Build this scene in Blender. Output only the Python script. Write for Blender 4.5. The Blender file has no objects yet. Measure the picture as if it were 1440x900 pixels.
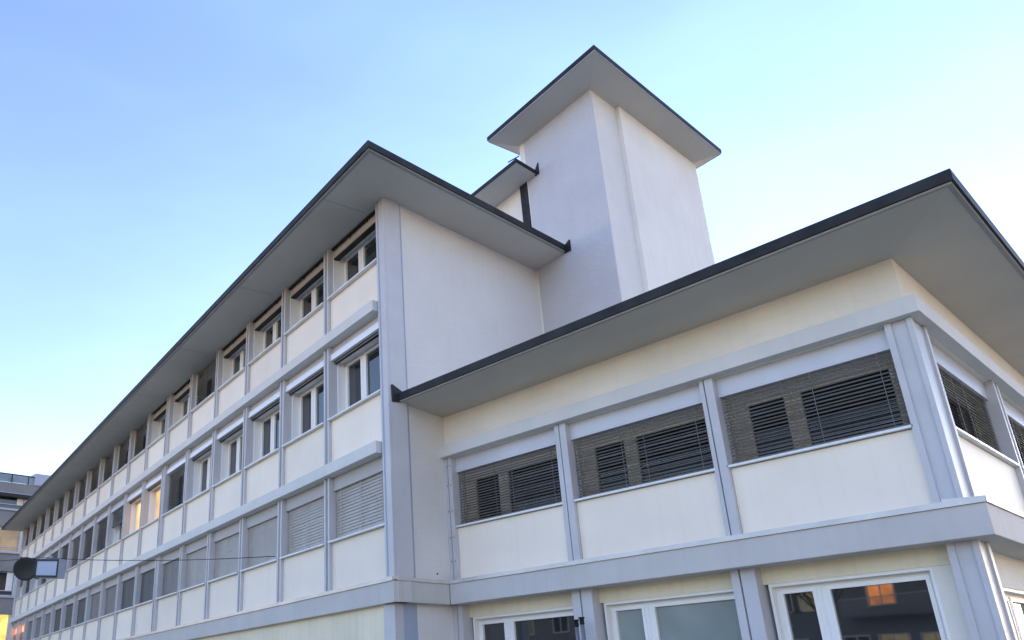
import bpy, bmesh, math, random
from mathutils import Vector, Matrix
random.seed(7)
S = bpy.context.scene
COL = S.collection
R = math.radians
EYE = 1.6                      # height of the lens above the pavement

# ------------------------------------------------------------------ camera
cam_d = bpy.data.cameras.new("camera")
cam = bpy.data.objects.new("camera", cam_d)
COL.objects.link(cam)
RX = ((0.66915953, 0.74235682, -0.03364354),
      (-0.28657847, 0.21602056, -0.93338518),
      (-0.68563715, 0.6342251, 0.3572957))
rx, dn, fw = [Vector(v) for v in RX]
M = Matrix((rx, -dn, -fw)).transposed().to_4x4()
M.translation = Vector((0, 0, EYE))
cam.matrix_world = M
cam_d.sensor_fit = 'HORIZONTAL'
cam_d.sensor_width = 36.0
cam_d.lens = 36.0 * 1122.902 / 1440.0
cam_d.shift_x = (720 - 554.746) / 1440.0
cam_d.shift_y = (532.967 - 450) / 1440.0
cam_d.clip_start = 0.05
cam_d.clip_end = 3000
S.camera = cam

# ------------------------------------------------------------------ sky and sun
SUN_EL, SUN_AZ = R(3.2), R(354)          # azimuth: clockwise from +Y (north)
w = bpy.data.worlds.new("World")
S.world = w
w.use_nodes = True
nt = w.node_tree
bg = nt.nodes["Background"]
sky = nt.nodes.new("ShaderNodeTexSky")
sky.sky_type = 'NISHITA'
sky.sun_disc = False
sky.sun_elevation = SUN_EL
sky.sun_rotation = SUN_AZ
sky.air_density = 1.0
sky.dust_density = 0.08
sky.ozone_density = 2.3
tint = nt.nodes.new("ShaderNodeVectorMath")       # clear evening air: a little less green than the model
tint.operation = 'MULTIPLY'
tint.inputs[1].default_value = (1.08, 0.84, 0.96)
nt.links.new(sky.outputs[0], tint.inputs[0])
# barely visible high haze, uneven over the whole dome
tcw = nt.nodes.new("ShaderNodeTexCoord")
mpw = nt.nodes.new("ShaderNodeMapping"); mpw.inputs["Scale"].default_value = (1.2, 1.2, 4.0)
nzw = nt.nodes.new("ShaderNodeTexNoise"); nzw.inputs["Scale"].default_value = 2.0; nzw.inputs["Detail"].default_value = 5
mrw = nt.nodes.new("ShaderNodeMapRange")
mrw.inputs["From Min"].default_value = 0.35; mrw.inputs["From Max"].default_value = 0.75
mrw.inputs["To Min"].default_value = 0.97; mrw.inputs["To Max"].default_value = 1.12
hz = nt.nodes.new("ShaderNodeVectorMath"); hz.operation = 'SCALE'
nt.links.new(tcw.outputs["Generated"], mpw.inputs["Vector"]); nt.links.new(mpw.outputs[0], nzw.inputs["Vector"])
nt.links.new(nzw.outputs["Fac"], mrw.inputs["Value"])
nt.links.new(tint.outputs[0], hz.inputs[0]); nt.links.new(mrw.outputs[0], hz.inputs["Scale"])
nt.links.new(hz.outputs[0], bg.inputs[0])
bg.inputs[1].default_value = 0.15
sun_d = bpy.data.lights.new("sun", 'SUN')
sun_d.energy = 0.3
sun_d.angle = R(40)
sun_d.color = (1.0, 0.9, 0.78)
sun = bpy.data.objects.new("sun", sun_d)
COL.objects.link(sun)
sd = Vector((math.sin(SUN_AZ) * math.cos(SUN_EL), math.cos(SUN_AZ) * math.cos(SUN_EL), math.sin(SUN_EL)))
sun.rotation_euler = sd.to_track_quat('Z', 'Y').to_euler()
sun.location = (0, 0, 40)
S.view_settings.view_transform = 'Standard'
S.view_settings.look = 'None'
S.view_settings.gamma = 1.0
S.view_settings.exposure = 3.17

# ------------------------------------------------------------------ materials
def nodes(name):
    m = bpy.data.materials.new(name)
    m.use_nodes = True
    t = m.node_tree
    return m, t, t.nodes["Principled BSDF"]

def surf(name, col, rough=0.6, var=0.05, scale=1.5, bump=0.0, bscale=40, spec=0.4, metal=0.0,
         streak=0.0, per_object=0.0, bstretch=1):
    """painted / plastered / sheet surfaces: broad uneven tone, optional rain streaks, fine relief"""
    m, t, p = nodes(name)
    N, L = t.nodes, t.links
    tc = N.new("ShaderNodeNewGeometry")
    nz = N.new("ShaderNodeTexNoise")
    nz.inputs["Scale"].default_value = scale
    nz.inputs["Detail"].default_value = 6
    L.new(tc.outputs["Position"], nz.inputs["Vector"])
    mr = N.new("ShaderNodeMapRange")
    mr.inputs["From Min"].default_value = 0.3
    mr.inputs["From Max"].default_value = 0.7
    mr.inputs["To Min"].default_value = 1 - var
    mr.inputs["To Max"].default_value = 1 + var
    L.new(nz.outputs["Fac"], mr.inputs["Value"])
    fac = mr.outputs[0]
    if streak:
        mp = N.new("ShaderNodeMapping")
        mp.inputs["Scale"].default_value = (9, 9, 0.35)
        L.new(tc.outputs["Position"], mp.inputs["Vector"])
        n2 = N.new("ShaderNodeTexNoise")
        n2.inputs["Scale"].default_value = 1.0
        n2.inputs["Detail"].default_value = 5
        L.new(mp.outputs[0], n2.inputs["Vector"])
        m2 = N.new("ShaderNodeMapRange")
        m2.inputs["From Min"].default_value = 0.5
        m2.inputs["From Max"].default_value = 0.8
        m2.inputs["To Min"].default_value = 1.0
        m2.inputs["To Max"].default_value = 1 - streak
        L.new(n2.outputs["Fac"], m2.inputs["Value"])
        mu = N.new("ShaderNodeMath"); mu.operation = 'MULTIPLY'
        L.new(fac, mu.inputs[0]); L.new(m2.outputs[0], mu.inputs[1])
        fac = mu.outputs[0]
    if per_object:
        oi = N.new("ShaderNodeObjectInfo")
        m3 = N.new("ShaderNodeMapRange")
        m3.inputs["To Min"].default_value = 1 - per_object
        m3.inputs["To Max"].default_value = 1 + per_object
        L.new(oi.outputs["Random"], m3.inputs["Value"])
        mu = N.new("ShaderNodeMath"); mu.operation = 'MULTIPLY'
        L.new(fac, mu.inputs[0]); L.new(m3.outputs[0], mu.inputs[1])
        fac = mu.outputs[0]
    vm = N.new("ShaderNodeVectorMath"); vm.operation = 'SCALE'
    vm.inputs[0].default_value = col
    L.new(fac, vm.inputs["Scale"])
    L.new(vm.outputs[0], p.inputs["Base Color"])
    p.inputs["Roughness"].default_value = rough
    p.inputs["Metallic"].default_value = metal
    p.inputs["Specular IOR Level"].default_value = spec
    if bump:
        n3 = N.new("ShaderNodeTexNoise")
        n3.inputs["Scale"].default_value = bscale
        n3.inputs["Detail"].default_value = 4
        mb_ = N.new("ShaderNodeMapping")
        mb_.inputs["Scale"].default_value = (1, 1, bstretch)
        L.new(tc.outputs["Position"], mb_.inputs["Vector"])
        L.new(mb_.outputs[0], n3.inputs["Vector"])
        b = N.new("ShaderNodeBump")
        b.inputs["Strength"].default_value = bump
        b.inputs["Distance"].default_value = 0.02
        L.new(n3.outputs["Fac"], b.inputs["Height"])
        L.new(b.outputs[0], p.inputs["Normal"])
    return m

def glass(name, col=(0.02, 0.024, 0.026), spec=0.5, rough=0.02):
    m, t, p = nodes(name)
    N, L = t.nodes, t.links
    tc = N.new("ShaderNodeNewGeometry")
    nz = N.new("ShaderNodeTexNoise")
    nz.inputs["Scale"].default_value = 1.3
    L.new(tc.outputs["Position"], nz.inputs["Vector"])
    mr = N.new("ShaderNodeMapRange")
    mr.inputs["To Min"].default_value = 0.5
    mr.inputs["To Max"].default_value = 1.5
    L.new(nz.outputs["Fac"], mr.inputs["Value"])
    vm = N.new("ShaderNodeVectorMath"); vm.operation = 'SCALE'
    vm.inputs[0].default_value = col
    L.new(mr.outputs[0], vm.inputs["Scale"])
    L.new(vm.outputs[0], p.inputs["Base Color"])
    p.inputs["Roughness"].default_value = rough
    p.inputs["IOR"].default_value = 1.52
    p.inputs["Specular IOR Level"].default_value = spec
    n3 = N.new("ShaderNodeTexNoise")
    n3.inputs["Scale"].default_value = 1.1
    n3.inputs["Detail"].default_value = 1
    L.new(tc.outputs["Position"], n3.inputs["Vector"])
    b = N.new("ShaderNodeBump")
    b.inputs["Strength"].default_value = 0.02
    b.inputs["Distance"].default_value = 0.05
    L.new(n3.outputs["Fac"], b.inputs["Height"])
    L.new(b.outputs[0], p.inputs["Normal"])
    return m

def lit(name, col, strength, scale=1.6):
    """a glowing pane"""
    m, t, p = nodes(name)
    N, L = t.nodes, t.links
    tc = N.new("ShaderNodeNewGeometry")
    nz = N.new("ShaderNodeTexNoise")
    nz.inputs["Scale"].default_value = scale
    L.new(tc.outputs["Position"], nz.inputs["Vector"])
    mr = N.new("ShaderNodeMapRange")
    mr.inputs["From Min"].default_value = 0.3
    mr.inputs["From Max"].default_value = 0.7
    mr.inputs["To Min"].default_value = strength * 0.6
    mr.inputs["To Max"].default_value = strength * 1.3
    L.new(nz.outputs["Fac"], mr.inputs["Value"])
    p.inputs["Base Color"].default_value = (0.05, 0.04, 0.03, 1)
    p.inputs["Roughness"].default_value = 0.05
    p.inputs["Emission Color"].default_value = (*col, 1)
    L.new(mr.outputs[0], p.inputs["Emission Strength"])
    return m

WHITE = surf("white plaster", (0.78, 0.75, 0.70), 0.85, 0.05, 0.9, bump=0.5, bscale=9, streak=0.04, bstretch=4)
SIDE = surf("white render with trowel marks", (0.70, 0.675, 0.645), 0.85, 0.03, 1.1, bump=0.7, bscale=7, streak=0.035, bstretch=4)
ROUGH_SHADE = surf("shade tinted rough cast render", (0.52, 0.52, 0.545), 0.9, 0.035, 1.4, bump=0.7, bscale=10, streak=0.03, bstretch=2)  # rough cast texture; the darker bluish tone paints in the face's shade
CREAM = surf("cream spandrel paint", (0.85, 0.75, 0.62), 0.5, 0.04, 1.2, bump=0.10, bscale=12, streak=0.045, per_object=0.05)
CREAMW = surf("cream plaster", (0.80, 0.74, 0.65), 0.8, 0.06, 1.0, bump=0.35, bscale=12, streak=0.05, bstretch=3)
CREAM_GLOW = surf("glow tinted cream plaster", (0.80, 0.715, 0.53), 0.8, 0.06, 1.0, bump=0.35, bscale=12, streak=0.10, bstretch=3)  # cream plaster with the warm street lamp glow put into its yellow
GREY = surf("blue grey metal paint", (0.53, 0.52, 0.53), 0.42, 0.06, 2.0, bump=0.03, bscale=9)
BAND = surf("grey painted concrete band", (0.55, 0.52, 0.49), 0.7, 0.05, 1.6, bump=0.2, bscale=22, streak=0.07)
BLUEBAND = surf("blue grey wall paint", (0.36, 0.40, 0.50), 0.75, 0.04, 1.6, bump=0.25, bscale=16, streak=0.04)
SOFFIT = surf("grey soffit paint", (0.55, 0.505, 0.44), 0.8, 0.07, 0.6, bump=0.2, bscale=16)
FASCIA = surf("dark roof edge sheet", (0.028, 0.029, 0.031), 0.6, 0.35, 3.0, bump=0.15, bscale=8, spec=0.18)
LIP = surf("grey roof edge board", (0.30, 0.30, 0.30), 0.6, 0.06, 2.0)
FLASH = surf("zinc ledge flashing", (0.60, 0.575, 0.55), 0.34, 0.10, 3.0, bump=0.06, bscale=7, metal=0.25)
FRAME_F = surf("dulled white window frame", (0.45, 0.46, 0.49), 0.5, 0.05, 3.0)
SILL = surf("pale metal sill", (0.74, 0.75, 0.76), 0.3, 0.06, 3.0)
FRAME = surf("white window frame", (0.84, 0.82, 0.78), 0.4, 0.02, 3.0)
REVEAL = surf("white window reveal", (0.80, 0.78, 0.72), 0.7, 0.03, 3.0)
COVER_M = surf("matt blind cover", (0.44, 0.42, 0.41), 0.6, 0.04, 2.0)
BELT = surf("pale grey belt paint", (0.65, 0.63, 0.60), 0.65, 0.04, 1.6, bump=0.15, bscale=22, streak=0.05)
COVER = surf("pale blind cover", (0.56, 0.56, 0.60), 0.3, 0.04, 2.0)
COVER_SKY = surf("silver sky sheen blind cover", (0.82, 0.83, 0.85), 0.22, 0.04, 2.0)  # metal cover, reflected sky brightness put into the base colour
SLAT_L = surf("beige grey blind slat", (0.43, 0.385, 0.33), 0.38, 0.08, 4.0, spec=0.5)
SLAT_B = surf("brown grey blind slat", (0.23, 0.205, 0.185), 0.42, 0.08, 4.0)
SLAT_D = surf("dark blind slat", (0.10, 0.095, 0.085), 0.45, 0.1, 4.0)
SLAT_W = surf("bronze blind slat", (0.145, 0.13, 0.115), 0.4, 0.1, 4.0)
BLACK = surf("black rubber and shade", (0.015, 0.015, 0.016), 0.6, 0.1, 4.0)
GLASS = glass("window glass", (0.022, 0.026, 0.028), 1.0)
GLASS_G = glass("green grey frosted glass", (0.27, 0.31, 0.29), 0.35, 0.12)
LIT = lit("lit office room", (1.0, 0.55, 0.18), 0.13)
LIT_Y = lit("lit yellow room", (1.0, 0.70, 0.18), 0.16)
REFL_F = lit("faint far pane reflection", (1.0, 0.72, 0.4), 0.03)  # warm reflection in distant panes, painted as a weak glow
LIT_O = lit("orange lit room", (1.0, 0.33, 0.09), 0.55)
LIT_P = lit("pale lit room", (0.95, 0.75, 0.38), 0.13)
CONC = surf("weathered grey concrete", (0.21, 0.21, 0.215), 0.85, 0.12, 0.6, bump=0.3, bscale=12, streak=0.12)
CONC_D = surf("darker render", (0.17, 0.17, 0.18), 0.85, 0.12, 0.6, bump=0.3, bscale=12, streak=0.1)
PAVE = surf("pale warm paving", (0.45, 0.39, 0.27), 0.85, 0.12, 0.9, bump=0.3, bscale=25)
ASPH = surf("asphalt", (0.055, 0.054, 0.052), 0.9, 0.2, 2.0, bump=0.4, bscale=60)
GRASS = surf("lawn", (0.06, 0.085, 0.03), 0.9, 0.3, 3.0, bump=0.5, bscale=50)
STEEL = surf("grey tube metal", (0.33, 0.33, 0.34), 0.35, 0.06, 5.0, metal=0.6)
BARK = surf("grey brown bark", (0.10, 0.085, 0.07), 0.9, 0.25, 8.0, bump=0.5, bscale=40)
LAMPBOX = surf("blue grey lamp housing", (0.36, 0.40, 0.50), 0.45, 0.05, 4.0)

# ------------------------------------------------------------------ mesh helpers
class MB:
    def __init__(self): self.v, self.f = [], []
    def poly(self, pts):
        b = len(self.v); self.v += [Vector(p) for p in pts]; self.f.append(tuple(range(b, b + len(pts))))
    def hexa(self, p):           # 8 points: bottom 4 (ccw from above), top 4
        b = len(self.v); self.v += [Vector(q) for q in p]
        for f in ((3, 2, 1, 0), (4, 5, 6, 7), (0, 1, 5, 4), (1, 2, 6, 5), (2, 3, 7, 6), (3, 0, 4, 7)):
            self.f.append(tuple(b + i for i in f))
    def prism(self, poly, z0, z1):   # vertical prism over a plan polygon (world xy, eye-relative heights)
        k = len(poly); b = len(self.v)
        self.v += [Vector((x, y, z0 + EYE)) for x, y in poly] + [Vector((x, y, z1 + EYE)) for x, y in poly]
        self.f.append(tuple(b + i for i in reversed(range(k))))
        self.f.append(tuple(b + k + i for i in range(k)))
        for i in range(k):
            j = (i + 1) % k
            self.f.append((b + i, b + j, b + k + j, b + k + i))
    def tube(self, pts, rad, seg=10, caps=True):
        pts = [Vector(p) for p in pts]
        rads = rad if isinstance(rad, (list, tuple)) else [rad] * len(pts)
        b = len(self.v)
        for i, p in enumerate(pts):
            d = (pts[min(i + 1, len(pts) - 1)] - pts[max(i - 1, 0)]).normalized()
            a = d.cross(Vector((0, 0, 1)))
            if a.length < 1e-3: a = Vector((1, 0, 0))
            a.normalize(); c = d.cross(a)
            for k in range(seg):
                t = 2 * math.pi * k / seg
                self.v.append(p + (a * math.cos(t) + c * math.sin(t)) * rads[i])
        for i in range(len(pts) - 1):
            for k in range(seg):
                q = (k + 1) % seg
                self.f.append((b + i * seg + k, b + i * seg + q, b + (i + 1) * seg + q, b + (i + 1) * seg + k))
        if caps:
            self.f.append(tuple(b + k for k in reversed(range(seg))))
            e = b + (len(pts) - 1) * seg
            self.f.append(tuple(e + k for k in range(seg)))
    def build(self, name, mat, parent=None, bevel=0, smooth=False):
        me = bpy.data.meshes.new(name)
        org = world_loc(parent) if parent else Vector((0, 0, 0))
        me.from_pydata([tuple(p - org) for p in self.v], [], self.f)
        bm = bmesh.new(); bm.from_mesh(me)
        bmesh.ops.recalc_face_normals(bm, faces=bm.faces)
        bm.to_mesh(me); bm.free()
        me.materials.append(mat)
        o = bpy.data.objects.new(name, me)
        COL.objects.link(o)
        if parent: o.parent = parent
        if bevel:
            md = o.modifiers.new("edge", 'BEVEL'); md.width = bevel; md.segments = 2; md.limit_method = 'ANGLE'
        if smooth:
            for p in me.polygons: p.use_smooth = len(p.vertices) == 4
        return o

def world_loc(o):
    p = Vector((0, 0, 0))
    while o: p = p + o.location; o = o.parent
    return p

class Fr:
    """a facade frame: s along the wall (to the left as you face it), n outwards, z above eye level"""
    def __init__(self, o, u):
        self.o = Vector((o[0], o[1], 0)); self.u = Vector((u[0], u[1], 0)).normalized()
        self.n = Vector((-self.u.y, self.u.x, 0))
    def p(self, s, n, z): return self.o + self.u * s + self.n * n + Vector((0, 0, z + EYE))
    def xy(self, s, n): q = self.p(s, n, 0); return (q.x, q.y)
    def box(self, mb, s0, s1, n0, n1, z0, z1):
        P = self.p
        mb.hexa([P(s0, n0, z0), P(s1, n0, z0), P(s1, n1, z0), P(s0, n1, z0),
                 P(s0, n0, z1), P(s1, n0, z1), P(s1, n1, z1), P(s0, n1, z1)])
    def section(self, mb, s0, s1, prof):    # extrude an (n, z) profile along s
        k = len(prof); b = len(mb.v)
        for s in (s0, s1): mb.v += [self.p(s, n, z) for n, z in prof]
        mb.f.append(tuple(b + i for i in range(k))); mb.f.append(tuple(b + k + i for i in reversed(range(k))))
        for i in range(k):
            j = (i + 1) % k
            mb.f.append((b + i, b + k + i, b + k + j, b + j))

def empty(name, loc, label, cat, group=None):
    o = bpy.data.objects.new(name, None); COL.objects.link(o); o.location = loc
    o.empty_display_size = 0.3
    o["label"] = label; o["category"] = cat
    if group: o["group"] = group
    return o
def tag(o, label, cat, group=None):
    o["label"] = label; o["category"] = cat
    if group: o["group"] = group
def struct(o): o["kind"] = "structure"; return o

# ------------------------------------------------------------------ ground
GZ = -EYE
def sheet(name, pts, z, mat):
    m = MB(); m.poly([(x, y, z) for x, y in pts]); return struct(m.build(name, mat))
sheet("ground", [(-600, -600), (600, -600), (600, 600), (-600, 600)], 0.0, PAVE)
sheet("road", [(-300, -3.2), (-300, -9.2), (300, -9.2), (300, -3.2)], 0.004, ASPH)
sheet("lawn", [(-300, -9.5), (-300, -21), (300, -21), (300, -9.5)], 0.006, GRASS)
m = MB()
for y in (-3.2, -9.35):
    m.hexa([(-300, y, 0), (300, y, 0), (300, y + .15, 0), (-300, y + .15, 0), (-300, y, .12), (300, y, .12), (300, y + .15, .12), (-300, y + .15, .12)])
struct(m.build("kerb", CONC))

# ------------------------------------------------------------------ the office building
XM, XC, YW = -9.55, -2.127, 10.0
F = Fr((XM, 8.70), (-0.98769592, 0.15638659))      # long street front
E = Fr((XM, 20.0), (0, -1))                        # its end wall, facing +x; s = 20 - y
W = Fr((XC, YW), (-1, 0))                          # wing front
V = Fr((XC, 20.0), (0, -1))                        # wing side, facing +x; s = 20 - y
ob = empty("office_building", (XM, 8.70, 0), "white and grey office block with long window rows, lower right wing and square tower", "building")
LEN = 36.85
def B(fr, name, mat, boxes, parent=ob, bevel=0):
    mb = MB()
    for b in boxes: fr.box(mb, *b)
    return mb.build(name, mat, parent, bevel)

def blind(fr, s0, s1, n, z0, z1, mat, pitch, tilt, width, parent, cords=(0.12, 0.5, 0.88), rail=True):
    """slats, ladder cords and bottom rail of one external venetian blind"""
    mb = MB()
    k = int((z1 - z0) / pitch)
    ct, st = math.cos(tilt) * width / 2, math.sin(tilt) * width / 2
    for i in range(k):
        z = z1 - (i + 0.5) * pitch
        j = random.uniform(-.004, .004)
        # crowned slat in three facets, outer edge low
        pr = [(ct, -st), (ct * .4, -st * .4 + .005), (-ct * .4, st * .4 + .005), (-ct, st),
              (-ct * .4, st * .4 + .002), (ct * .4, -st * .4 + .002)]
        fr.section(mb, s0, s1, [(n + a, z + b + j) for a, b in pr])
    if rail: fr.box(mb, s0, s1, n - .03, n + .03, z0, z0 + .025)
    for c in cords:
        s = s0 + (s1 - s0) * c
        fr.box(mb, s - .004, s + .004, n + width * .5 + .002, n + width * .5 + .006, z0, z1)
    return mb.build("blind", mat, parent)

def window(fr, s0, s1, z0, z1, nf, style, glassmat=GLASS, split=0.66, nj=-.2, bor=(.05, .05, .05, .05), sill=True, sn=(-.42, .03)):
    """white reveal + frame (the window), with glass and sill as its pieces.
    split: where the mullion between the sashes stands, from the near (right) jamb"""
    mb = MB()
    r = .035
    # reveal lining
    fr.box(mb, s0, s0 + r, nf, nj, z0, z1); fr.box(mb, s1 - r, s1, nf, nj, z0, z1)
    fr.box(mb, s0 + r, s1 - r, nf, nj, z1 - r, z1)
    # frame
    a0, a1, c0, c1 = s0 + r, s1 - r, z0, z1 - r
    l, rr, b, t = bor
    th = .05
    fr.box(mb, a0, a0 + rr, nf, nf + th, c0, c1); fr.box(mb, a1 - l, a1, nf, nf + th, c0, c1)
    fr.box(mb, a0 + rr, a1 - l, nf, nf + th, c0, c0 + b); fr.box(mb, a0 + rr, a1 - l, nf, nf + th, c1 - t, c1)
    sm = a0 + (a1 - a0) * split
    fr.box(mb, sm - .055, sm + .055, nf, nf + th + .006, c0 + b, c1 - t)
    fr.box(mb, sm - .006, sm + .006, nf + th + .006, nf + th + .016, c0 + b, c1 - t)
    # sash rails around each pane
    for p0, p1 in ((a0 + rr, sm - .055), (sm + .055, a1 - l)):
        q = .045
        fr.box(mb, p0, p0 + q, nf + .002, nf + th + .014, c0 + b, c1 - t); fr.box(mb, p1 - q, p1, nf + .002, nf + th + .014, c0 + b, c1 - t)
        fr.box(mb, p0 + q, p1 - q, nf + .002, nf + th + .014, c0 + b, c0 + b + q); fr.box(mb, p0 + q, p1 - q, nf + .002, nf + th + .014, c1 - t - q, c1 - t)
    wn = mb.build("window", FRAME, ob)
    g = MB(); fr.box(g, a0 + rr, a1 - l, nf - .01, nf + .022, c0 + b * .5, c1 - t * .5)
    g.build("pane", glassmat, wn)
    if sill:
        k = MB(); fr.section(k, s0 - .012, s1 + .012, [(sn[0], z0 - .04), (sn[1], z0 - .04), (sn[1], z0 - .012), (sn[0], z0 - .002)])
        k.build("sill", SILL, wn)
    return wn

# ---- cores and plain walls
CORE_N = -.44
mb = MB()
back = 11.5
a = F.xy(LEN, CORE_N); b = F.xy(LEN, -back); c0 = (XM - .02, 8.70 + .47)
mb.prism([c0, (XM - .02, 20.5), b, a], GZ, 8.63)
mb.build("wall", WHITE, ob)
# ground storey wall of the long front, cream tinted by painted street glow
mb = MB()
def lx(n, x): q0 = F.o + F.n * n; q = q0 + F.u * ((x - q0.x) / F.u.x); return (q.x, q.y)
mb.prism([lx(.035, XM - .004), F.xy(LEN, .035), F.xy(LEN, -.4), lx(-.4, XM - .3)], GZ, 1.195)
mb.build("ground_storey_wall", CREAM_GLOW, ob)
# far end pier
B(F, "end_pier", GREY, [(LEN - .18, LEN + .1, -.43, .03, 1.6, 8.63)])

# end wall (above the fascia) and its painted corner strip
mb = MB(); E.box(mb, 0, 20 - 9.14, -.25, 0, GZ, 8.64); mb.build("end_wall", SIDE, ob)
B(E, "corner_strip", BLUEBAND, [(20 - 9.14, 20 - 8.72, -.25, .004, 1.62, 8.64)])
B(E, "ground_corner_strip", BLUEBAND, [(20 - 9.14, 20 - 8.84, -.25, .004, GZ, 1.2)])
B(E, "ground_corner_strip", GREY, [(20 - 8.84, 20 - 8.655, -.25, .008, GZ, 1.2)])

# corner post on the long front
B(F, "corner_post", GREY, [(.0, .15, -.36, .02, 1.60, 8.64), (.15, .20, -.36, -.04, 1.60, 8.64), (.20, .245, -.36, .02, 1.60, 8.64)])

# fascia band at first floor level + ledge flashing: long front, end wall return, wing front, wing side
def band(fr, s0, s1, n, name="fascia_band"):
    return B(fr, name, BAND, [(s0, s1, -.2, n, 1.19, 1.515)], bevel=.008)
band(F, -.16, LEN + .15, .15)
band(E, 20 - 9.745, 20 - 8.60, .165)
band(W, -.248, -XM + XC - .166, .252)
V_END = 9.0
band(V, .5, 20 - YW - .201, .248)
def ledge(fr, s0, s1, n):
    mb = MB()
    fr.section(mb, s0, s1, [(-.12, 1.605), (n + .022, 1.575), (n + .022, 1.515), (n - .005, 1.515), (n - .005, 1.53), (-.12, 1.53)])
    return mb.build("ledge_flashing", FLASH, ob)
ledge(F, -.165, LEN + .16, .15); ledge(E, 20 - 9.715, 20 - 8.592, .162)
ledge(W, -.256, -XM + XC - .19, .252); ledge(V, .5, 20 - 9.741, .245)

# ---- the three storeys of the long front
MU = [2.265 + 2.037 * i for i in range(17)]
edges = []
prev = .245
for i, s in enumerate(MU):
    hw = .175 if i == 5 else .1
    edges.append((prev, s - hw)); prev = s + hw
edges.append((prev, LEN - .18))
rows = [(1.60, 2.50, 3.70), (3.90, 4.85, 6.37), (6.57, 7.46, 8.64)]   # panel foot, sill, window zone top
for z0, zs, z1 in rows:
    for i, s in enumerate(MU):
        hw = .175 if i == 5 else .1
        fin = [(s - hw, s - hw + .055, -.36, 0, z0, z1), (s - hw + .055, s + hw - .055, -.36, -.05, z0, z1), (s + hw - .055, s + hw, -.36, 0, z0, z1)]
        if i == 5: fin.append((s - .03, s + .03, -.05, -.01, z0, z1))
        B(F, "mullion", GREY, fin)
    for k, (s0, s1) in enumerate(edges):
        B(F, "spandrel_panel", CREAM, [(s0 + .004, s1 - .004, -.36, -.06, z0, zs - .045)])

B(F, "belt_course", BELT, [(.29, LEN + .05, -.2, .12, 3.69, 3.905)], bevel=.006)
B(F, "belt_course", BELT, [(.29, LEN + .05, -.2, .12, 6.365, 6.575)], bevel=.006)

NF = -.42
for k, (s0, s1) in enumerate(edges):
    c = k + 1
    # low row: every blind is down
    wn = window(F, s0, s1, 2.50, 3.46, NF, 'low', split=.62)
    q = MB(); F.box(q, s0 + .002, s1 - .002, -.2, -.09, 3.43, 3.69); q.build("blind_cover", COVER_M, wn)
    mat = SLAT_L if c <= 5 else (SLAT_B if c in (6, 9, 10, 14, 15, 16) else SLAT_D)
    if c in (17, 18):
        g = MB(); F.box(g, s0 + .1, s1 - .1, -.36, -.34, 3.05, 3.40); g.build("lit_gap", LIT_O, wn)
        blind(F, s0 + .02, s1 - .02, -.15, 2.51, 3.08, SLAT_B, .075, R(62), .08, wn)
    else:
        blind(F, s0 + .02, s1 - .02, -.15, 2.51, 3.43, mat, .058, R(76), .071, wn)
    # middle row
    gm = LIT if c in (7, 8) else GLASS
    wn = window(F, s0, s1, 4.85, 6.10, NF, 'mid', gm, split=.62)
    q = MB(); F.section(q, s0 + .002, s1 - .002, [(-.2, 6.07), (-.045, 6.07), (-.055, 6.205), (-.2, 6.205)]); q.build("blind_cover", COVER_SKY if c <= 8 else COVER, wn)
    q = MB(); F.box(q, s0 + .002, s1 - .002, -.2, -.1, 6.207, 6.366); q.build("head_panel", GREY, wn)
    if c in (6, 10, 11, 12, 13, 15, 17):
        blind(F, s0 + .02, s1 - .02, -.15, 4.86, 6.06, SLAT_B if c == 12 else SLAT_D, .075, R(48), .085, wn)
    elif c in (9, 14, 16, 18):
        blind(F, s0 + .02, s1 - .02, -.15, 5.55, 6.06, SLAT_D, .075, R(55), .085, wn)
    else:
        q = MB(); F.box(q, s0 + .01, s1 - .01, -.19, -.115, 6.05, 6.068); F.box(q, s0 + .02, s1 - .02, -.18, -.125, 6.015, 6.026); rb = q.build("raised_blind", BLACK, wn)
        q = MB(); F.box(q, s0 + .02, s1 - .02, -.182, -.122, 6.027, 6.049); q.build("slat_stack", SLAT_B, wn)
    # top row
    wn = window(F, s0, s1, 7.46, 8.50, NF, 'top', split=.62)
    if c in (5, 8, 9, 10, 11, 12, 13, 14, 15, 16, 17, 18):
        blind(F, s0 + .02, s1 - .02, -.15, 7.47, 8.60, SLAT_D, .075, R(50), .085, wn)
    else:
        q = MB(); F.box(q, s0 + .01, s1 - .01, -.16, -.08, 8.585, 8.63); F.box(q, s0 + .01, s1 - .01, -.24, -.12, 8.37, 8.40)
        for t in (.25, .6): F.box(q, s0 + t * (s1 - s0) - .01, s0 + t * (s1 - s0) + .01, -.11, -.09, 8.53, 8.59)
        q.build("raised_blind", BLACK, wn)
        q = MB(); F.section(q, s0 + .01, s1 - .01, [(-.22, 8.40), (-.13, 8.41), (-.10, 8.50), (-.13, 8.585), (-.22, 8.585)]); q.build("blind_cover", COVER_M, wn)
    q = MB(); F.box(q, s0 + .002, s1 - .002, NF, -.25, 8.50, 8.63); q.build("head_panel", REVEAL, wn)
    # slim white guide rails beside the blinds
    for z0, z1 in ((7.46, 8.6),):
        q = MB(); F.box(q, s1 - .032, s1 - .002, -.2, -.12, z0, z1); q.build("guide_rail", FRAME, wn)

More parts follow.
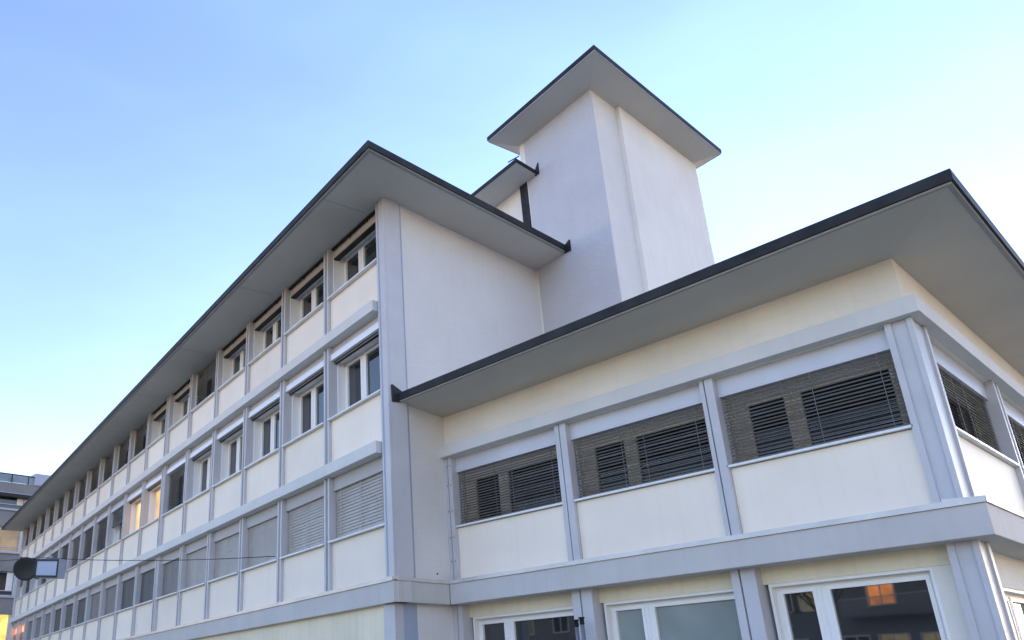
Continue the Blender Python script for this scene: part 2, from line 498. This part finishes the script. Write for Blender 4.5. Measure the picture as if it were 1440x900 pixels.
# ---- main roof slab
def roof(name, plan, zs, zt, inset_lip, parent=ob, soff=SOFFIT):
    """flat roof: soffit slab, thin grey board and dark metal edge"""
    mb = MB(); mb.prism(plan, zs, zt - .01)
    r = mb.build(name, soff, parent)
    return r
def edge_strip(fr_pts, z0, z1, t, parent, name="roof_edge", mat=FASCIA, closed=False):
    """metal edge along a plan polyline, t thick to the outside (left of travel)"""
    P = [Vector(p) for p in fr_pts]; k = len(P)
    def nrm(a, b): d = (b - a).normalized(); return Vector((-d.y, d.x))
    offs = []
    for i in range(k):
        ns = []
        if i > 0: ns.append(nrm(P[i - 1], P[i]))
        if i < k - 1: ns.append(nrm(P[i], P[i + 1]))
        n = sum(ns, Vector((0, 0)));
        n = n / max(1e-6, n.dot(ns[0])) if len(ns) > 1 else n
        offs.append(P[i] + n * t)
    mb = MB()
    for i in range(k - 1):
        a, b, c, d = P[i], P[i + 1], offs[i + 1], offs[i]
        mb.hexa([(a.x, a.y, z0 + EYE), (b.x, b.y, z0 + EYE), (c.x, c.y, z0 + EYE), (d.x, d.y, z0 + EYE),
                 (a.x, a.y, z1 + EYE), (b.x, b.y, z1 + EYE), (c.x, c.y, z1 + EYE), (d.x, d.y, z1 + EYE)])
    return mb.build(name, mat, parent)

def line_x(fr, n, x):     # point on a facade-parallel line where X = x
    q0 = fr.o + fr.n * n; s = (x - q0.x) / fr.u.x; q = q0 + fr.u * s; return (q.x, q.y)
# tower front line (parallel to the long front) starts at T0 on the end wall plane
T = Fr((XM, 13.322), (-0.98769592, 0.15638659))
OV, XOV = 1.0, XM + .955
fr_corner = line_x(F, OV, XOV)
far_f = F.xy(LEN + .72, OV); far_b = F.xy(LEN + .72, -back)
tw = line_x(T, -.01, XOV)
plan = [far_f, fr_corner, tw, line_x(T, -.01, XM - 2.2), (XM - 2.2, 20.5), far_b]
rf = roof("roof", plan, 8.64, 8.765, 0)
edge_strip([tw, fr_corner, far_f, far_b], 8.648, 8.785, .03, rf)
# thin board line inside the metal edge
ic = line_x(F, OV - .07, XOV - .07)
edge_strip([line_x(T, 0.0, XOV - .07), ic, F.xy(LEN + .65, OV - .07)], 8.628, 8.64, .062, rf, "edge_board", LIP)
# board joints in the soffit
mb = MB()
for s_ in [.62 + 4.074 * k for k in range(9)]:
    F.box(mb, s_ - .006, s_ + .006, .07 if s_ > 1 else .05, OV - .075, 8.6365, 8.6395)
mb.build("soffit_joint", LIP, rf)
def bracket(fr, s_out, s_in, z0, z1, zt):
    """dark triangular flashing that turns the roof edge up against a wall"""
    mb = MB()
    n0, n1 = .002, .05
    pts = [(s_out, z0), (s_out, z1), (s_in, zt), (s_in, z0 + .02)]
    b = len(mb.v)
    for n in (n0, n1): mb.v += [fr.p(s, n, z) for s, z in pts]
    mb.f += [(b, b + 1, b + 2, b + 3), (b + 7, b + 6, b + 5, b + 4)] + [(b + i, b + (i + 1) % 4, b + 4 + (i + 1) % 4, b + 4 + i) for i in range(4)]
    # recessed dark mouth
    return mb.build("roof_edge_flashing", FASCIA, rf)
bracket(T, -1.12, -.93, 8.60, 8.86, 8.77)

# ---- tower
KX, KY = T.xy(2.224 * -1, 0)
TZ = 12.09
mb = MB()
TL = -.06
tl = T.xy(TL, 0)
mb.prism([(KX, KY), (KX, 17.41), (tl[0], 17.8), tl], GZ, TZ + .02)
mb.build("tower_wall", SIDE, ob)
B(T, "tower_front_wall", ROUGH_SHADE, [(-2.224, TL - .002, -.02, .012, GZ, TZ + .01)])  # thin skin, coloured darker to carry the tower front's shade
mb = MB(); mb.prism([T.xy(TL, .012), T.xy(TL + .16, .012), T.xy(TL + .16, -4.2), T.xy(TL, -4.2)], GZ, TZ + .02)
mb.build("tower_pilaster", WHITE, ob)
# slightly proud right-hand wall
mb = MB(); mb.prism([(KX - .3, 13.95), (KX + .095, 13.95), (KX + .095, 17.41), (KX - .3, 17.41)], GZ, TZ + .02)
mb.build("tower_side_wall", WHITE, ob)
# tower roof: soffit pitched gently upwards to the edge
TN, TXo = .70, KX + .70
c1 = line_x(T, TN, TXo); c0 = T.xy(.42, TN); c2 = (TXo, 17.60); c3 = T.xy(.42, -4.6)
mb = MB()
iw = [T.xy(TL + .16, 0), (KX, KY), (KX, 17.2), T.xy(TL + .16, -4.3)]
ow = [c0, c1, c2, c3]
zi, zo = TZ, TZ + .085
vb = len(mb.v)
mb.v += [Vector((x, y, zi + EYE)) for x, y in iw] + [Vector((x, y, zo + EYE)) for x, y in ow] + [Vector((x, y, zo + .10 + EYE)) for x, y in ow]
mb.f += [(0, 1, 2, 3)] + [(i, (i + 1) % 4, 4 + (i + 1) % 4, 4 + i) for i in range(4)] + [(4 + i, 4 + (i + 1) % 4, 8 + (i + 1) % 4, 8 + i) for i in range(4)] + [(8, 9, 10, 11)]
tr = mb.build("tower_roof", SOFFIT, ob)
edge_strip([c3, c2, c1, c0, c3], zo + .035, zo + .135, .022, tr)
edge_strip([(c3[0] + .0, c3[1]), c2, c1, c0, c3], zo - .006, zo + .033, .008, tr, "edge_board", LIP)
# lightning rod sticking out beside the tower
mb = MB(); p0 = Vector((-9.60, 12.75, 11.34 + EYE)); mb.tube([p0, p0 + Vector((.30, .05, .03))], .014)
mb.build("rod", BLACK, ob)

# ---- set-back roof storey left of the tower
mb = MB(); mb.prism([T.xy(.22, -.03), T.xy(9, -.03), T.xy(9, -4), T.xy(.22, -4)], 8.75, 11.06)
pw = mb.build("roof_storey_wall", WHITE, ob)
B(T, "dark_cladding", FASCIA, [(-.03, .22, -.3, .025, 8.75, 11.04)])
ptip = (-9.20, 12.53)
pr_w = line_x(T, .005, -9.20)
plan = [T.xy(9.4, .72), ptip, pr_w, T.xy(.0, .005), T.xy(9.4, .005)]
lf = line_x(T, (Vector((*ptip, 0)) - T.o).dot(T.n), -18.5)
plan = [lf, ptip, pr_w, T.xy(.08, .015), T.xy(.08, -3), T.xy(9.3, -3)]
pr = MB(); pr.prism(plan, 11.0, 11.07); pr = pr.build("roof_storey_roof", SOFFIT, ob)
edge_strip([pr_w, ptip, lf], 11.005, 11.10, .022, pr)
mb = MB()
for n in (.003, .04): mb.v += [T.p(s, n, z) for s, z in [(-.46, 10.97), (-.46, 11.27), (-.33, 11.10), (-.33, 10.98)]]
mb.f += [(0, 1, 2, 3), (7, 6, 5, 4)] + [(i, (i + 1) % 4, 4 + (i + 1) % 4, 4 + i) for i in range(4)]
mb.build("roof_edge_flashing", FASCIA, pr)

# ---- low wing on the right
WL = XC - XM
mb = MB(); mb.prism([(XC - .45, YW + .45), (XC - .45, 20), (XM, 20), (XM, YW + .45)], GZ, 4.48)
mb.build("wing_core", CREAMW, ob)
B(W, "upper_wall", CREAMW, [(0, WL, -.46, 0, 3.70, 4.60)])
B(V, "upper_wall", CREAMW, [(0, 20 - YW - .461, -.46, 0, 3.70, 4.60)])
# belt under the eaves
B(W, "belt_course", BELT, [(-.153, WL + .02, -.2, .153, 3.711, 3.921)], bevel=.005)
B(V, "belt_course", BELT, [(.4, 20 - YW - .201, -.2, .153, 3.711, 3.921)], bevel=.005)
WP = [XC - x for x in (-9.45, -7.015, -4.592)]   # post centres on the front
WB = [(.25, 2.37), (2.56, 4.785), (5.0, 7.24)]
# posts
B(W, "corner_post", GREY, [(-.035, .02, -.03, .05, 1.60, 3.71), (.02, .18, -.03, .02, 1.60, 3.71), (.18, .25, -.36, .05, 1.60, 3.71)])
B(V, "corner_post", GREY, [(20 - YW - .45, 20 - YW - .37, -.16, .05, 1.60, 3.70), (20 - YW - .37, 20 - YW + .0, -.16, .022, 1.605, 3.70)])
for a, b in ((2.37, 2.56), (4.785, 5.0)):
    B(W, "mullion", GREY, [(a, a + .115, -.36, .05, 1.60, 3.71), (a + .115, a + .135, -.36, .0, 1.60, 3.71), (a + .135, b, -.36, .045, 1.60, 3.71)])
B(W, "mullion", GREY, [(7.24, 7.33, -.36, .05, 1.60, 3.71), (7.33, 7.35, -.36, 0, 1.60, 3.71), (7.35, WL - .002, -.36, .045, 1.60, 3.71)])
for s0, s1 in WB:
    B(W, "spandrel_panel", CREAM, [(s0 + .004, s1 - .004, -.36, -.015, 1.60, 2.455)])
    wn = window(W, s0, s1, 2.505, 3.46, -.30, 'wing', split=.60, nj=-.16, bor=(.2, .06, .04, .10), sn=(-.3, .05))
    q = MB(); W.box(q, s0 + .002, s1 - .002, -.2, -.06, 3.44, 3.708); q.build("blind_cover", COVER, wn)
    blind(W, s0 + .02, s1 - .02, -.105, 2.515, 3.44, SLAT_W, .046, R(37), .052, wn, cords=(.08, .45, .62, .93))
scr = MB()
for z in (1.9, 2.3, 2.75, 3.2, 3.55):
    for s_ in (7.285, 7.37): W.box(scr, s_ - .008, s_ + .008, .045, .054, z, z + .016)
scr.build("screw_heads", BLACK, ob)
B(E, "weep_hole", BLACK, [(20 - 9.66, 20 - 9.63, -.02, .004, 1.68, 1.71)])
# wing side bays
side = [(13.62, 16.2), (10.46, 13.34)]
sposts = [(13.34, 13.62), (16.2, 16.48)]
for y0, y1 in sposts:
    a, b = 20 - y1, 20 - y0
    B(V, "mullion", GREY, [(a, a + .07, -.36, .05, 1.60, 3.71), (a + .07, b - .07, -.36, 0, 1.60, 3.71), (b - .07, b, -.36, .05, 1.60, 3.71)])
for y0, y1 in side + [(16.48, 19.5)]:
    a, b = 20 - y1, 20 - y0
    B(V, "spandrel_panel", CREAM, [(a + .004, b - .004, -.36, -.015, 1.60, 2.455)])
    wn = window(V, a, b, 2.505, 3.46, -.30, 'wing', split=.60, nj=-.16, bor=(.06, .2, .04, .10), sn=(-.3, .05))
    q = MB(); V.box(q, a + .002, b - .002, -.2, -.06, 3.44, 3.708); q.build("blind_cover", COVER, wn)
    blind(V, a + .02, b - .02, -.105, 2.515, 3.44, SLAT_W, .046, R(42), .052, wn, cords=(.08, .45, .62, .93))
# wing roof
RY, RXo = 8.89, -1.20
mb = MB()
iw = [(XM, YW), (XC, YW), (XC, 20), (XM, 20)]
ow = [(XM, RY), (RXo, RY), (RXo, 20.9), (XM, 20.9)]
zi, zo, zt = 4.49, 4.565, 4.69
mb.v += [Vector((x, y, zi + EYE)) for x, y in iw] + [Vector((x, y, zo + EYE)) for x, y in ow] + [Vector((x, y, zt + EYE)) for x, y in ow]
mb.f += [(0, 1, 2, 3)] + [(i, (i + 1) % 4, 4 + (i + 1) % 4, 4 + i) for i in range(4)] + [(4 + i, 4 + (i + 1) % 4, 8 + (i + 1) % 4, 8 + i) for i in range(4)] + [(8, 9, 10, 11)]
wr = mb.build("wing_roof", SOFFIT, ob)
edge_strip([(RXo, 20.9), (RXo, RY), (XM, RY)], zo + .01, zt + .015, .028, wr)
edge_strip([(RXo - .05, 20.9), (RXo - .05, RY + .05), (XM, RY + .05)], zo - .012, zo + .004, .045, wr, "edge_board", LIP)
mb = MB()
for n in (.003, .05): mb.v += [E.p(s, n, z) for s, z in [(20 - 8.745, 4.54), (20 - 8.735, 4.845), (20 - 9.06, 4.72), (20 - 8.92, 4.55)]]
mb.f += [(0, 1, 2, 3), (7, 6, 5, 4)] + [(i, (i + 1) % 4, 4 + (i + 1) % 4, 4 + i) for i in range(4)]
mb.build("roof_edge_flashing", FASCIA, wr)

# ---- ground storey of the wing: posts, cream heads, shop-like windows
gposts = [(2.27, 2.595), (4.645, 5.01)]
B(W, "ground_corner_post", GREY, [(-.05, .01, -.03, .05, GZ, 1.19), (.01, .17, -.03, .025, GZ, 1.19), (.17, .24, -.36, .05, GZ, 1.19)])
B(V, "ground_corner_post", GREY, [(20 - YW - .4, 20 - YW - .3, -.16, .05, GZ, 1.188), (20 - YW - .3, 20 - YW, -.16, .027, GZ, 1.188)])
for a, b in gposts:
    B(W, "ground_post", GREY, [(a + .02, a + .2, -.36, .05, GZ, 1.19), (a + .2, a + .225, -.36, .0, GZ, 1.19), (a + .225, b, -.36, .05, GZ, 1.19)])
B(W, "ground_post", GREY, [(7.20, 7.30, -.36, .05, GZ, 1.19), (7.30, 7.32, -.36, 0, GZ, 1.19), (7.32, WL - .002, -.36, .045, GZ, 1.19)])
gb = [(.24, 2.29, GLASS), (2.595, 4.665, GLASS_G), (5.01, 7.20, GLASS)]
for s0, s1, gm in gb:
    B(W, "head_wall", CREAM_GLOW, [(s0, s1, -.36, -.13, .99, 1.19)])
    lw = .22 if s0 < 1 else .0
    if lw: B(W, "jamb_wall", CREAMW, [(s0, s0 + lw, -.36, -.13, GZ, .988)])
    wn = window(W, s0 + lw, s1 - .05, GZ + .1, .99, -.30, 'gf', gm, split=.69, nj=-.145, bor=(.04, .04, .05, .04), sill=False)
B(V, "head_wall", CREAMW, [(.5, 20 - YW - .4, -.36, -.13, .80, 1.19)])
wn = window(V, 20 - 13.4, 20 - 10.6, GZ + .1, .80, -.30, 'gf', GLASS, split=.5, nj=-.145, bor=(.04, .04, .05, .04), sill=False)
wn = window(V, 20 - 16.4, 20 - 13.5, GZ + .1, .80, -.30, 'gf', GLASS, split=.5, nj=-.145, bor=(.04, .04, .05, .04), sill=False)

# ------------------------------------------------------------------ two dark tubes by the wing
def tube_pole(x, y, top, label):
    t = empty("metal_pole", (x, y, 0), label, "pole", "metal poles by the wing")
    m1 = MB(); m1.tube([(x, y, 0), (x, y, top - .10)], .028, 14); m1.build("tube", STEEL, t, smooth=True)
    m2 = MB(); m2.tube([(x, y, top - .10), (x, y, top - .09), (x, y, top - .022), (x, y, top - .02), (x, y, top)], [.030, .034, .032, .044, .042], 14)
    m2.build("cap", BLACK, t, smooth=True)
tube_pole(-6.93, 9.70, .765 + EYE, "black capped metal pole, left one of the pair before the grey post")
tube_pole(-6.825, 9.69, .79 + EYE, "black capped metal pole, right one of the pair before the grey post")

# ------------------------------------------------------------------ street lamp hung on a wire
A1 = F.p(4.45, .01, 2.55)
LP = Vector((-20.75, 7.0, 3.24 + EYE))
A2 = Vector((-36.0, 1.6, 4.15 + EYE))
def sag(a, b, k, n=14):
    return [a.lerp(b, i / n) - Vector((0, 0, k * 4 * (i / n) * (1 - i / n))) for i in range(n + 1)]
mb = MB(); mb.tube(sag(A1, LP, .08) + sag(LP, A2, .06)[1:], .008, 6)
tag(mb.build("span_wire", BLACK), "thin dark wire stretched past the long facade carrying the street lamp", "wire")
mp = MB(); mp.tube([(A2.x, A2.y, 0), (A2.x, A2.y, A2.z + .3)], [.09, .06], 12)
tag(mp.build("wire_mast", STEEL), "slim grey mast holding the far end of the wire", "mast")
hl = empty("street_lamp", (LP.x, LP.y, LP.z - .6), "round black shade and boxed grey head hung on the wire at left", "lamp")
# along the view: local axes across and up
d = (A1 - LP).normalized(); up = Vector((0, 0, 1)); fr2 = d.cross(up).normalized()   # towards the street side
def obx(mb, c, a0, a1, b0, b1, z0, z1):
    P = lambda a, b, z: c + d * a + fr2 * b + up * z
    mb.hexa([P(a0, b0, z0), P(a1, b0, z0), P(a1, b1, z0), P(a0, b1, z0), P(a0, b0, z1), P(a1, b0, z1), P(a1, b1, z1), P(a0, b1, z1)])
LEAN = 0
mb = MB(); obx(mb, LP, .04, .84, -.12, .12, -.50, -.04); box = mb.build("housing", LAMPBOX, hl, bevel=.02)
mb = MB()
for e in ((.03, .85, .122, .135, -.49, -.44), (.03, .85, .122, .135, -.10, -.05), (.03, .07, .122, .135, -.44, -.10), (.81, .85, .122, .135, -.44, -.10)): obx(mb, LP, *e)
mb.build("trim", BLACK, hl)
mb = MB(); 
c = LP + d * -.46 + up * -.27
ax = (fr2 * .96 - up * .28).normalized()
prof = [(-.10, .10), (-.08, .30), (0.0, .50), (.03, .52), (.045, .50), (.02, .40), (.0, .02)]
s1v = ax.cross(up).normalized(); s2v = ax.cross(s1v)
seg = 36
for t_, r_ in prof:
    for k in range(seg):
        an = 2 * math.pi * k / seg
        mb.v.append(c + ax * t_ + (s1v * math.cos(an) * .88 + s2v * math.sin(an) * .56) * r_)
for i in range(len(prof) - 1):
    for k in range(seg):
        q = (k + 1) % seg; mb.f.append((i * seg + k, i * seg + q, (i + 1) * seg + q, (i + 1) * seg + k))
mb.f.append(tuple(range(seg))); mb.f.append(tuple((len(prof) - 1) * seg + k for k in range(seg)))
mb.build("lamp_shade", BLACK, hl, smooth=True)
mb = MB(); mb.tube([LP + d * -.75, LP + d * -.1 + up * -.05], .02, 8); mb.tube([LP + d * -.1 + up * -.06, LP + d * .05 + up * -.06], .03, 8); mb.tube([LP + d * .02 + up * -.5, LP + d * -.12 + up * -.48], .025, 8)
mb.build("bracket", BLACK, hl)

# ------------------------------------------------------------------ concrete building closing the street
G = Fr((-55, 34), (0, -1))       # faces +x; s = 34 - y
gbld = empty("concrete_building", (-55, 20, 0), "grey concrete block with ribbon windows closing the street at far left", "building")
y_lo, y_hi = 6.0, 34.0
sG = lambda y: 34 - y
mb = MB(); mb.prism([(-55.4, y_lo), (-55.4, y_hi), (-69, y_hi), (-69, y_lo)], GZ, 13.2); mb.build("wall", CONC_D, gbld)
for z0, z1 in ((12.62, 13.3), (10.38, 11.45), (7.58, 8.70), (4.95, 5.95), (1.8, 2.9)):
    B(G, "concrete_band", CONC, [(0, 28, -.4, .0, z0, z1)], gbld)
    B(G, "ledge", LAMPBOX, [(0, 28, -.1, .14, z1 + .002, z1 + .10)] if z1 < 13 else [(0, 28, -.1, .10, z0 - .1, z0 - .002)], gbld)
B(G, "roof_rail", BLACK, [(0, 28, .02, .06, 13.80, 13.88)] + [(s, s + .06, .02, .06, 13.3, 13.8) for s in [x * 1.05 for x in range(27)]], gbld)
B(G, "glass_parapet", glass("roof glass", (.18, .22, .26), .5), [(0, 28, .03, .045, 13.31, 13.79)], gbld)
mb = MB(); G.box(mb, sG(20.5), sG(17.55), -1.5, .1, 13.3, 14.1); mb.build("roof_unit", LAMPBOX, gbld)
for z0, z1, lit_at in ((11.56, 12.61, None), (8.82, 10.37, 'p'), (6.07, 7.57, None), (3.02, 4.94, 'y')):
    s = .2; i = 0
    while s < 27.5:
        wd = 2.05
        y = 34 - s
        mat = GLASS
        if lit_at == 'y' and 16.3 < y < 18.7: mat = LIT_Y
        if lit_at == 'p' and 16.5 < y < 18.6: mat = REFL_F  # painted reflection, no lit room here
        fm = MB()
        G.box(fm, s, s + .28, -.38, -.05, z0, z1)
        G.box(fm, s + wd - .04, s + wd, -.38, -.12, z0, z1); G.box(fm, s + .28, s + wd - .04, -.38, -.12, z0, z0 + .07); G.box(fm, s + .28, s + wd - .04, -.38, -.12, z0 + .30, z0 + .35)
        wn = fm.build("window", FRAME_F, gbld)
        g = MB(); G.box(g, s + .28, s + wd - .04, -.38, -.2, z0 + .072, z1); g.build("pane", mat, wn)
        if mat is GLASS and i % 3 != 1:
            g = MB(); G.box(g, s + .3, s + .3 + (.25 if i % 2 else .4), -.2, -.185, z0 + .36, z1 - .02); g.build("curtain", REVEAL, wn)
        s += wd; i += 1
B(G, "sun_blind", BLACK, [(0, 28, -.06, .35, 12.30, 12.52)], gbld)

# ------------------------------------------------------------------ the house across the street (behind the lens, seen in the glass)
H = Fr((-75, -30), (1, 0))       # faces +y; s = x + 75
hb = empty("apartment_house", (-12, -35, 0), "dim grey apartment house with a lit orange window, mirrored in the ground floor glass", "building")
mb = MB(); H.box(mb, 0, 79, -10, -.3, GZ, 5.4); mb.build("wall", CONC, hb)
mb = MB(); H.box(mb, -.5, 79.5, -10.4, .6, 5.4, 5.65); mb.build("roof", FASCIA, hb)
def hwin(x, z, wd, ht, mat):
    s = x + 75
    fm = MB()
    for e in ((s - wd / 2 - .08, s - wd / 2, z, z + ht), (s + wd / 2, s + wd / 2 + .08, z, z + ht), (s - .04, s + .04, z, z + ht)):
        H.box(fm, e[0], e[1], -.3, -.2, e[2], e[3])
    H.box(fm, s - wd / 2 - .08, s + wd / 2 + .08, -.3, -.2, z + ht, z + ht + .08); H.box(fm, s - wd / 2 - .08, s + wd / 2 + .08, -.3, -.15, z - .08, z)
    wn = fm.build("window", FRAME, hb)
    for t in (-1, 1):
        g = MB(); H.box(g, s + (t * wd / 4) - wd / 4 + .045, s + (t * wd / 4) + wd / 4 - .045, -.299, -.25, z, z + ht); g.build("pane", mat, wn)
for zf in (-.3, 2.75):
    for i in range(23):
        x = -27.6 + (i - 13) * 3.35
        mat = GLASS
        if zf == 2.75 and i == 17: x, mat = -15.75, LIT_O
        elif zf == 2.75 and i == 16: x, mat = -19.9, LIT_P
        elif zf == -.3 and i in (17, 18): x, mat = (-15.6 if i == 17 else -13.6), LIT_P
        hwin(x, zf + .55, 1.35, 1.35, mat)
for zf in (2.75,):
    bl = MB(); H.box(bl, 57.4, 62.0, -.3, 1.1, zf - .15, zf); bl = bl.build("balcony", CONC, hb)
    r_ = MB(); H.box(r_, 57.4, 62.0, 1.03, 1.07, zf + .85, zf + .9)
    for i in range(47): H.box(r_, 57.4 + i * .098, 57.42 + i * .098, 1.04, 1.06, zf, zf + .85)
    r_.build("railing", STEEL, bl)

def bare_tree(x, y, h, label, seed):
    rnd = random.Random(seed)
    t = empty("bare_tree", (x, y, 0), label, "tree", "bare trees across the street")
    tk = MB(); tk.tube([(x, y, 0), (x + .05, y, h * .2), (x, y + .06, h * .4)], [.2, .16, .13], 10); tk.build("trunk", BARK, t, smooth=True)
    cr = MB()
    def grow(p, dr, ln, rd, lv):
        q = p + dr * ln * .5 + Vector((rnd.uniform(-.06, .06), rnd.uniform(-.06, .06), 0)) * ln
        e = p + dr * ln
        cr.tube([p, q, e], [rd, rd * .8, rd * .6], 5 if lv < 3 else 3, caps=False)
        if lv >= 5: return
        for _ in range(3 if lv < 4 else 2):
            nd = (dr + Vector((rnd.uniform(-.7, .7), rnd.uniform(-.7, .7), rnd.uniform(-.25, .5)))).normalized()
            grow(p + dr * ln * rnd.uniform(.55, 1), nd, ln * rnd.uniform(.6, .8), rd * .55, lv + 1)
    for _ in range(4):
        grow(Vector((x, y, h * .38)), Vector((rnd.uniform(-.6, .6), rnd.uniform(-.6, .6), 1)).normalized(), h * .25, .09, 0)
    cr.build("crown", BARK, t)
bare_tree(-7.4, -13.5, 7.5, "bare street tree mirrored at the right of the large ground floor pane", 3)
bare_tree(-14.6, -19.5, 8.0, "bare street tree mirrored in the narrow ground floor sash", 5)
